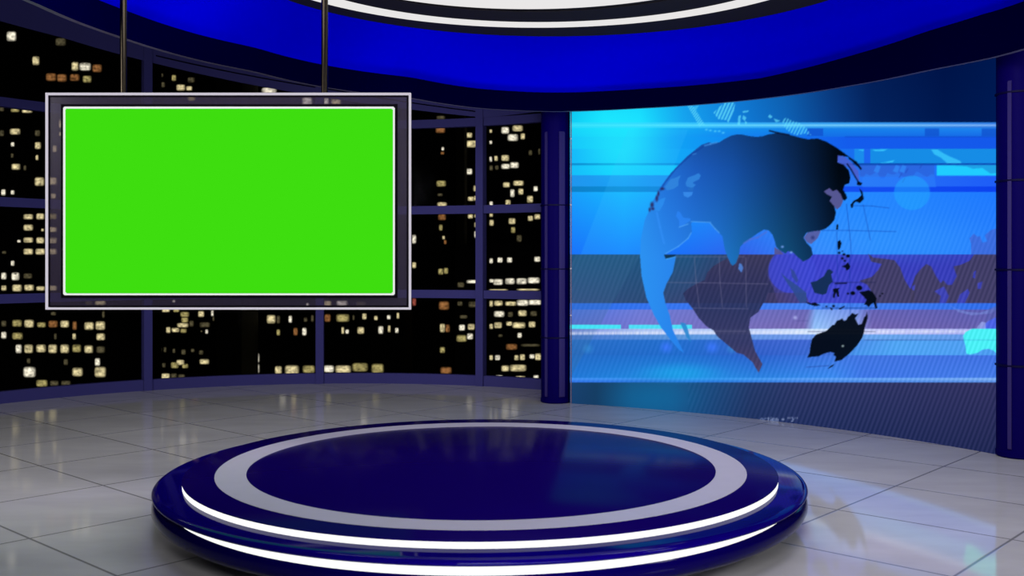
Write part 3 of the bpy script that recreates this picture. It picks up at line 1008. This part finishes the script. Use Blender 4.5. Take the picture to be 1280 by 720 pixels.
bmesh.ops.bevel(bm, geom=[e for e in bm.edges if abs(e.verts[0].co.x - e.verts[1].co.x) < 1e-6 and abs(e.verts[0].co.z - e.verts[1].co.z) < 1e-6], offset=0.008, segments=3, affect='EDGES')
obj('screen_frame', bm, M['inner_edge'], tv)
bm = bmesh.new()
e = 2.4 * px1
box(bm, (L(ix0) + e, -0.002, Lz(iz0) + e), (L(ix1) - e, 0.012, Lz(iz1) - e))
obj('screen', bm, M['green'], tv)
bm = bmesh.new()
box(bm, (L(ix0) + e + 0.002, 0.0125, Lz(iz0) + e + 0.002), (L(ix1) - e - 0.002, 0.06, Lz(iz1) - e - 0.002))
bmesh.ops.bevel(bm, geom=bm.edges[:], offset=0.008, segments=2, affect='EDGES')
obj('back_housing', bm, M['housing'], tv)
for px, ztop in ((153.3, 3.72), (405.3, 3.985)):
    X = (px - 640) / F * TD
    bm = bmesh.new()
    lathe(bm, [(0, Lz(tz1)), (0.023, Lz(tz1)), (0.023, Lz(ztop)), (0, Lz(ztop))], 24, c=(L(X), 0.014))
    obj('pole', bm, M['pole'], tv, smooth=40)

# ------------------------------------------------------------------ night skyline beyond the glass
def lit_material(name, col, strength):
    m, nt, out = new_mat(name)
    tc = nt.nodes.new('ShaderNodeTexCoord')
    oi = nt.nodes.new('ShaderNodeObjectInfo')
    ad = nt.nodes.new('ShaderNodeVectorMath')
    ad.operation = 'ADD'
    sc = nt.nodes.new('ShaderNodeVectorMath')
    sc.operation = 'SCALE'
    sc.inputs[0].default_value = (37, 11, 53)
    nt.links.new(oi.outputs['Random'], sc.inputs[3])
    nt.links.new(tc.outputs['Generated'], ad.inputs[0])
    nt.links.new(sc.outputs[0], ad.inputs[1])
    nz = nt.nodes.new('ShaderNodeTexNoise')
    nz.inputs['Scale'].default_value = 3.4
    nz.inputs['Detail'].default_value = 1.5
    nt.links.new(ad.outputs[0], nz.inputs['Vector'])
    at = nt.nodes.new('ShaderNodeAttribute')
    at.attribute_name = 'rim_fade'
    v = mnode(nt, 'MULTIPLY', mnode(nt, 'ADD', mnode(nt, 'MULTIPLY', nz.outputs[0], 2.6), -0.42), at.outputs['Fac'])
    em = nt.nodes.new('ShaderNodeEmission')
    em.inputs[0].default_value = (*lin(col), 1)
    nt.links.new(mnode(nt, 'MULTIPLY', v, strength), em.inputs[1])
    nt.links.new(em.outputs[0], out.inputs[0])
    m.cycles.emission_sampling = 'NONE'
    return m


LIT = {'c': lit_material('cream_window_light', (226, 210, 158), 0.95), 'w': lit_material('white_window_light', (244, 236, 212), 1.05),
       'o': lit_material('amber_window_light', (160, 108, 62), 0.75), 'y': lit_material('yellow_window_light', (190, 176, 112), 0.75),
       'd': lit_material('dim_window_light', (104, 96, 70), 0.6), 'r': lit_material('red_window_light', (170, 84, 70), 0.8)}


def window_mesh(key):
    """a unit window: rounded pane, its glow painted to fade from the middle to the rim"""
    bm = bmesh.new()
    N = 20
    rings = []
    for s in (0.0, 0.5, 0.78, 0.98, 1.16):
        if s == 0:
            rings.append([bm.verts.new((0, -0.03, 0))])
            continue
        ring = []
        for i in range(N):
            a = 2 * PI * i / N
            c, sn = math.cos(a), math.sin(a)
            p = 2 / 4.5
            ring.append(bm.verts.new((0.5 * s * math.copysign(abs(c) ** p, c), -0.03 + (0.03 if s > 1.1 else 0), 0.5 * s * math.copysign(abs(sn) ** p, sn))))
        rings.append(ring)
    for i in range(N):
        bm.faces.new((rings[0][0], rings[1][i], rings[1][(i + 1) % N]))
    for A, B in zip(rings[1:-1], rings[2:]):
        for i in range(N):
            bm.faces.new((A[i], B[i], B[(i + 1) % N], A[(i + 1) % N]))
    me = bpy.data.meshes.new('lit_window')
    bm.to_mesh(me)
    bm.free()
    at = me.attributes.new('rim_fade', 'FLOAT', 'POINT')
    vals = [1.0] + [1.0] * N + [0.8] * N + [0.32] * N + [0.0] * N  # painted falloff of the glow, blurs the window's edge
    at.data.foreach_set('value', vals)
    me.materials.append(LIT[key])
    return me


WM = {k: window_mesh(k) for k in LIT}

TOWERS = [
    ('skyscraper', 'dark tower at the far left with warm lit windows in neat rows', -230, 135.5, -90, 46, 'tower', '''
9 40 20 51 w,70 48 82 57 d,41 71 49 81 c,90 78 98 88 c,100 79 113 88 w,116 81 127 90 o,58 92 70 101 o,72 93 83 102 o,88 93 99 101 o,104 95 114 103 y,0 134 5 139 d,14 136 24 140 y,28 137 40 141 c,
0 163 5 170 d,13 161 25 168 c,44 163 50 170 d,14 178 18 183 w,44 178 51 186 c,14 192 17 197 d,45 194 48 200 c,15 205 25 212 c,30 207 33 213 d,44 222 55 232 c,2 237 7 244 w,14 238 18 243 w,
30 268 41 274 c,46 267 55 274 c,30 281 41 288 c,52 286 55 289 c,22 300 26 303 w,30 297 41 303 c,46 297 55 304 c,30 311 41 318 c,45 311 56 318 c,3 314 8 317 d,14 326 18 332 w,2 341 8 349 w,
15 341 24 350 w,30 342 40 348 d,2 357 8 363 c,16 356 27 364 c,31 356 42 363 c,46 358 56 363 c,61 267 71 274 y,61 284 71 290 c,61 297 71 304 c,61 311 71 318 c,64 242 70 248 c,61 222 71 231 c,
66 182 71 190 c,74 150 78 160 c,74 165 77 170 c,61 357 71 363 c,
2 401 8 408 d,16 400 27 408 y,31 400 42 409 c,47 403 57 409 y,61 401 72 409 o,76 401 86 409 c,91 402 96 412 o,106 403 117 412 c,120 402 131 412 c,2 415 8 423 w,16 416 28 424 y,68 417 71 424 d,
91 417 95 424 c,121 417 131 425 c,20 431 27 441 w,31 431 41 441 c,46 431 57 440 c,61 431 71 441 c,76 431 86 441 c,91 431 101 440 y,106 432 116 441 c,121 433 131 441 d,34 448 38 454 d,119 448 125 457 w,
80 449 85 456 d,30 459 44 471 w,91 460 103 470 c,119 459 132 471 c,46 475 59 483 y,63 476 73 482 d,77 476 88 482 d,107 376 116 381 d,119 376 132 381 c,64 390 70 394 d,128 389 131 397 d'''),
    ('skyscraper', 'dark tower full of tiny scattered lit windows right of the far left tower', 150, 268.5, -120, 60, 'tower', '''
172 90 181 97 y,199 92 204 96 d,215 94 220 101 y,235 97 243 103 d,200 103 206 109 d,221 106 231 113 c,233 108 240 113 c,168 105 174 109 d,181 103 184 108 d,235 121 244 126 y,
172 392 175 396 w,177 397 183 402 d,178 408 183 416 c,195 409 201 415 w,208 409 213 416 c,215 410 224 415 c,226 411 233 416 y,203 386 212 390 c,217 386 224 390 y,226 390 236 396 y,227 397 235 403 y,
222 404 235 409 c,237 401 242 408 d,248 389 255 396 c,264 388 267 395 w,266 396 268 401 d,250 403 262 409 d,251 413 253 415 d,257 412 260 417 w,195 418 197 424 d,195 434 202 440 y,205 434 208 440 d,
216 436 219 441 d,227 437 232 443 d,239 436 243 440 d,249 438 254 443 d,182 434 184 445 d,173 434 175 441 d,176 453 181 460 d,203 454 207 459 d,214 453 223 460 y,221 450 230 456 c,228 455 235 460 y,
250 449 261 455 c,202 467 212 474 c,214 467 221 473 d,223 468 231 473 d,172 379 175 383 d,216 375 219 378 w'''),
    ('skyscraper', 'blank olive sided tower without lit windows below the green screen', 270.5, 302, -60, 52, 'olive', ''),
    ('skyscraper', 'wide dark tower with two rows of narrow lit windows below the green screen', 303.5, 500, -110, 56, 'tower', '''
305 404 311 414 d,304 446 309 454 o,314 442 324 453 w,304 459 309 468 o,314 455 324 466 w,305 105 309 116 c,310 106 315 114 o,328 110 345 116 w,305 377 313 382 d,314 377 321 382 d,
334 394 344 404 c,346 395 350 404 d,361 395 365 403 w,380 397 384 402 d,389 394 392 402 d,406 393 413 402 o,421 393 436 402 y,441 394 443 400 d,453 392 458 399 c,468 395 472 400 c,484 394 488 399 w,
496 391 499 398 c,346 412 350 419 y,367 410 372 419 o,378 410 383 419 w,427 409 430 417 c,432 412 436 417 w,447 409 455 417 c,473 408 479 417 w,485 407 488 415 c,494 410 498 416 w,344 458 352 467 c,
357 457 373 468 c,379 457 393 466 y,405 457 417 465 w,420 457 438 466 c,441 454 459 464 y,465 455 479 466 y,378 122 390 132 w,405 123 411 131 w,414 124 426 131 c,405 376 414 383 c,421 376 434 382 w,
445 377 457 382 d,383 379 386 382 w'''),
    ('skyscraper', 'dark tower with one column of amber windows right of the green screen', 501, 568, -130, 66, 'tower', '''
505 389 510 400 c,505 406 511 415 c,514 294 520 304 w,514 328 520 335 c,514 373 520 382 r,546 145 556 149 d,545 159 556 166 o,552 184 555 188 w,551 190 555 193 o,546 226 557 233 y,547 242 553 245 d,
547 253 558 258 c,548 268 557 275 o,549 281 553 288 y,553 295 556 299 c,555 300 558 305 o,548 336 554 343 y,555 335 560 342 y,549 377 561 387 o,550 405 556 415 c,557 406 562 415 o,550 434 556 441 y,
551 459 564 467 o,502 183 505 190 w,502 200 505 206 c,503 252 506 258 d,502 282 508 288 d,503 297 506 301 w,502 316 508 322 o'''),
    ('skyscraper', 'slim blank olive grey tower just left of the last window post', 570, 580.5, 140, 58, 'olive', ''),
    ('skyscraper', 'tall tower of bright slanting window rows beside the navy pillar', 581.5, 720, -140, 64, 'tower', '''
582.5 166 590 172 c,582.5 176 598 184 c,583 211 590 218 w,592 232 600 239 c,585 246 592 251 c,592.5 245 599 251 c,612 162 615 166 c,612 176 615 180 w,627 159 636 167 w,641 157 653 164 c,635 168 647 176 w,
651 167 656 174 c,661 188 665 194 d,673 186 675 193 d,612 196 615 202 w,618 195 622 201 c,627 194 636 201 c,612 207 616 213 d,619 207 623 212 d,627 205 637 211 w,638 203 648 210 w,629 228 637 234 c,
642 226 654 232 c,638 237 643 246 w,648 236 654 243 c,667 233 672 239 w,659 245 666 253 c,632 250 638 256 c,612 252 616 257 w,585 268 591 273 c,593 268 598 272 c,612 267 616 271 c,593 278 600 284 c,
612 275 617 282 c,593 289 598 297 w,660 270 666 276 c,668 268 675 274 c,636 273 644 280 c,639 284 644 291 y,646 294 652 302 d'''),
    ('skyscraper', 'near broad block with a long bright strip of windows beside the navy pillar', 569, 740, 314, 50, 'tower', '''
598 323 602 330 c,612 323 616 329 w,622 322 628 328 w,634 322 640 328 w,668 321 675 327 w,572 353 580 359 d,584 350 601 354 w,612 349 617 353 w,617 349 628 356 w,632 348 643 355 w,646 348 658 355 w,
660 347 674 354 w,612 361.5 634 363 c,647 361 673 363 c,572 377 578 382 d,586 377 597 384 d,599 379 602 384 c,612 376 616 383 c,618 376 628 382 c,632 377 645 382 c,646.5 375 660 382 w,661 375 676 381 w,
618 389 630 396 w,635 390 641 396 d,648 388 658 395 c,663 389 671 395 d,575 394 584 398 d,574 406 581 413 w,585 405 593 412 c,599 404 602 409 d,612 405 616 411 c,618 403 627 410 c,633 402 640 407 c,
641 403 656 410 c,661 402 669 409 c,571 419 583 427 y,584 417 591 424 w,597 418 602 424 d,623 418 628 421 d,647 416 652 422 w,633 430 646 437 o,652 430 674 433 d,598 444 602 450 d,612 444 616 450 c,
619 444 625 450 w,643 444 648 450 c,650 443 656 450 c,662 443 668 448 w,669 442 676 450 c,627 457 636 464 c,638 456 657 464 c,620 469 628 472 w,645 470 656 472 c,667 469 673 473 w'''),
]
HIDDEN = {60: (152, 266, 46), 56: (306, 490, 52)}
for name, label, x0, x1, ytop, d, mk, wl in TOWERS:
    X0, X1 = (x0 - 640) / F * d, (x1 - 640) / F * d
    Zt = CAMZ - (ytop - HY) / F * d
    Zb = -22.0
    cx = (X0 + X1) / 2
    root = thing(name, label, 'building', (cx, d, Zb))
    bm = bmesh.new()
    hwid = (X1 - X0) / 2
    dp = 3.4 if mk == 'olive' else 7.0
    box(bm, (-hwid, 0, 0), (hwid, dp, Zt - Zb))
    obj('tower_body', bm, M[mk], root)
    bm = bmesh.new()
    box(bm, (-hwid + 0.1, 0.3, Zt - Zb), (hwid - 0.1, dp - 0.3, Zt - Zb + 0.35))
    obj('roof_parapet', bm, M[mk], root)
    wl = wl.replace('\n', '')
    wr = random.Random(int(d * 7))
    if HIDDEN.get(d):                                   # the floors that the hanging screen covers from the front
        hx0, hx1, nmax = HIDDEN[d]
        cells = [(hx0 + i * 14.5, 142 + k * 14.0) for k in range(16) for i in range(int((hx1 - hx0) / 14.5))]
        wr.shuffle(cells)
        wl += ''.join(',%.1f %.1f %.1f %.1f %s' % (a, b, a + wr.uniform(6, 10), b + wr.uniform(6, 8.5), wr.choice('ccwyod')) for a, b in cells[:nmax])
    if x0 < -100:                                       # the same tower carries on past the edge of the glass: its many further windows as one part
        wm = bmesh.new()
        for k in range(30):
            for i in range(14):
                if wr.random() < 0.42:
                    wx, _, wz = at_depth(-16 - 14.8 * i, 60 + 14.2 * k, d)
                    q1, q2 = 5.0 / F * d, 4.0 / F * d
                    box(wm, (wx - cx - q1, -0.03, wz - Zb - q2), (wx - cx + q1, 0.02, wz - Zb + q2))
        o = obj('further_lit_windows', wm, M['far_window'], root)
        o['kind'] = 'stuff'
    for item in wl.split(','):
        if not item.strip():
            continue
        a, b_, c_, d_, key = item.split()
        a, b_, c_, d_ = float(a), float(b_), float(c_), float(d_)
        wx, _, wz = at_depth((a + c_) / 2, (b_ + d_) / 2, d)
        o = bpy.data.objects.new('lit_window', WM[key])
        COL.objects.link(o)
        o.parent = root
        o.location = (wx - cx, -0.004, wz - Zb)
        o.scale = ((c_ - a) / F * d, 1, (d_ - b_) / F * d)

# ------------------------------------------------------------------ light
def area(name, loc, target, size, power, col=(1, 1, 1), size_y=None, spread=180):
    l = bpy.data.lights.new(name, 'AREA')
    l.shape = 'RECTANGLE' if size_y else 'DISK'
    l.size = size
    if size_y:
        l.size_y = size_y
    l.energy = power
    l.color = col
    l.spread = math.radians(spread)
    o = bpy.data.objects.new(name, l)
    COL.objects.link(o)
    o.location = loc
    v = Vector(target) - Vector(loc)
    o.rotation_euler = v.to_track_quat('-Z', 'Y').to_euler()
    return o


area('added_key_lamp', (0.8, 6.6, 3.9), (0.8, 7.0, 0), 3.0, 27, (1.0, 0.985, 0.965))  # added lamp below the ceiling light to brighten the floor
area('added_fill_lamp', (0.1, 0.2, 3.0), (-0.3, 9.5, 0.6), 1.8, 130, (1.0, 0.985, 0.985))  # added fill lamp above the camera, without a fixture
area('added_back_lamp', (-1.9, 6.3, 3.9), (-2.6, 11.0, 0.0), 1.6, 60, (1.0, 0.985, 0.97))  # added lamp that lifts the rear left floor
area('added_back_lamp', (2.3, 6.0, 3.9), (2.9, 9.2, 0.0), 1.6, 78, (1.0, 0.97, 0.93))  # added lamp that lifts the floor toward the video wall
area('added_side_lamp', (-5.6, 4.2, 3.15), (-1.8, 11.6, 0.3), 1.4, 62, (1.0, 0.985, 0.97), spread=85)  # added out of view to brighten the rear left floor and window frames
area('added_side_lamp', (5.4, 2.6, 3.15), (-1.2, 12.4, 0.9), 1.4, 110, (1.0, 0.985, 0.97))  # added out of view on the right, aimed at the window wall
area('added_cove_lamp', (0.5, 2.4, 0.25), (0.4, 9.6, 4.2), 2.0, 105, (0.95, 0.95, 1.0), spread=90)  # unseen lamp added to brighten the blue cove

w = bpy.data.worlds.new('night_sky')
SC.world = w
w.use_nodes = True
w.node_tree.nodes['Background'].inputs[0].default_value = (0.006, 0.0055, 0.006, 1)
w.node_tree.nodes['Background'].inputs[1].default_value = 0.5

# ------------------------------------------------------------------ camera
cam = bpy.data.cameras.new('camera')
cam.sensor_width = 36
cam.lens = 36.0
cam.shift_y = -32 / 1280
cam.clip_end = 500
cam.dof.use_dof = True
cam.dof.focus_distance = 8.6
cam.dof.aperture_fstop = 2.8
co_ = bpy.data.objects.new('camera', cam)
COL.objects.link(co_)
co_.location = (0, 0, CAMZ)
co_.rotation_euler = (PI / 2, 0, 0)
SC.camera = co_

vs = SC.view_settings
SC.display_settings.display_device = 'sRGB'
vs.view_transform = 'Standard'
vs.look = 'None'
vs.exposure = 0
vs.gamma = 1
vs.use_curve_mapping = False
SC.cycles.use_denoising = True
SC.cycles.max_bounces = 8
SC.cycles.transparent_max_bounces = 16
SC.cycles.sample_clamp_indirect = 6
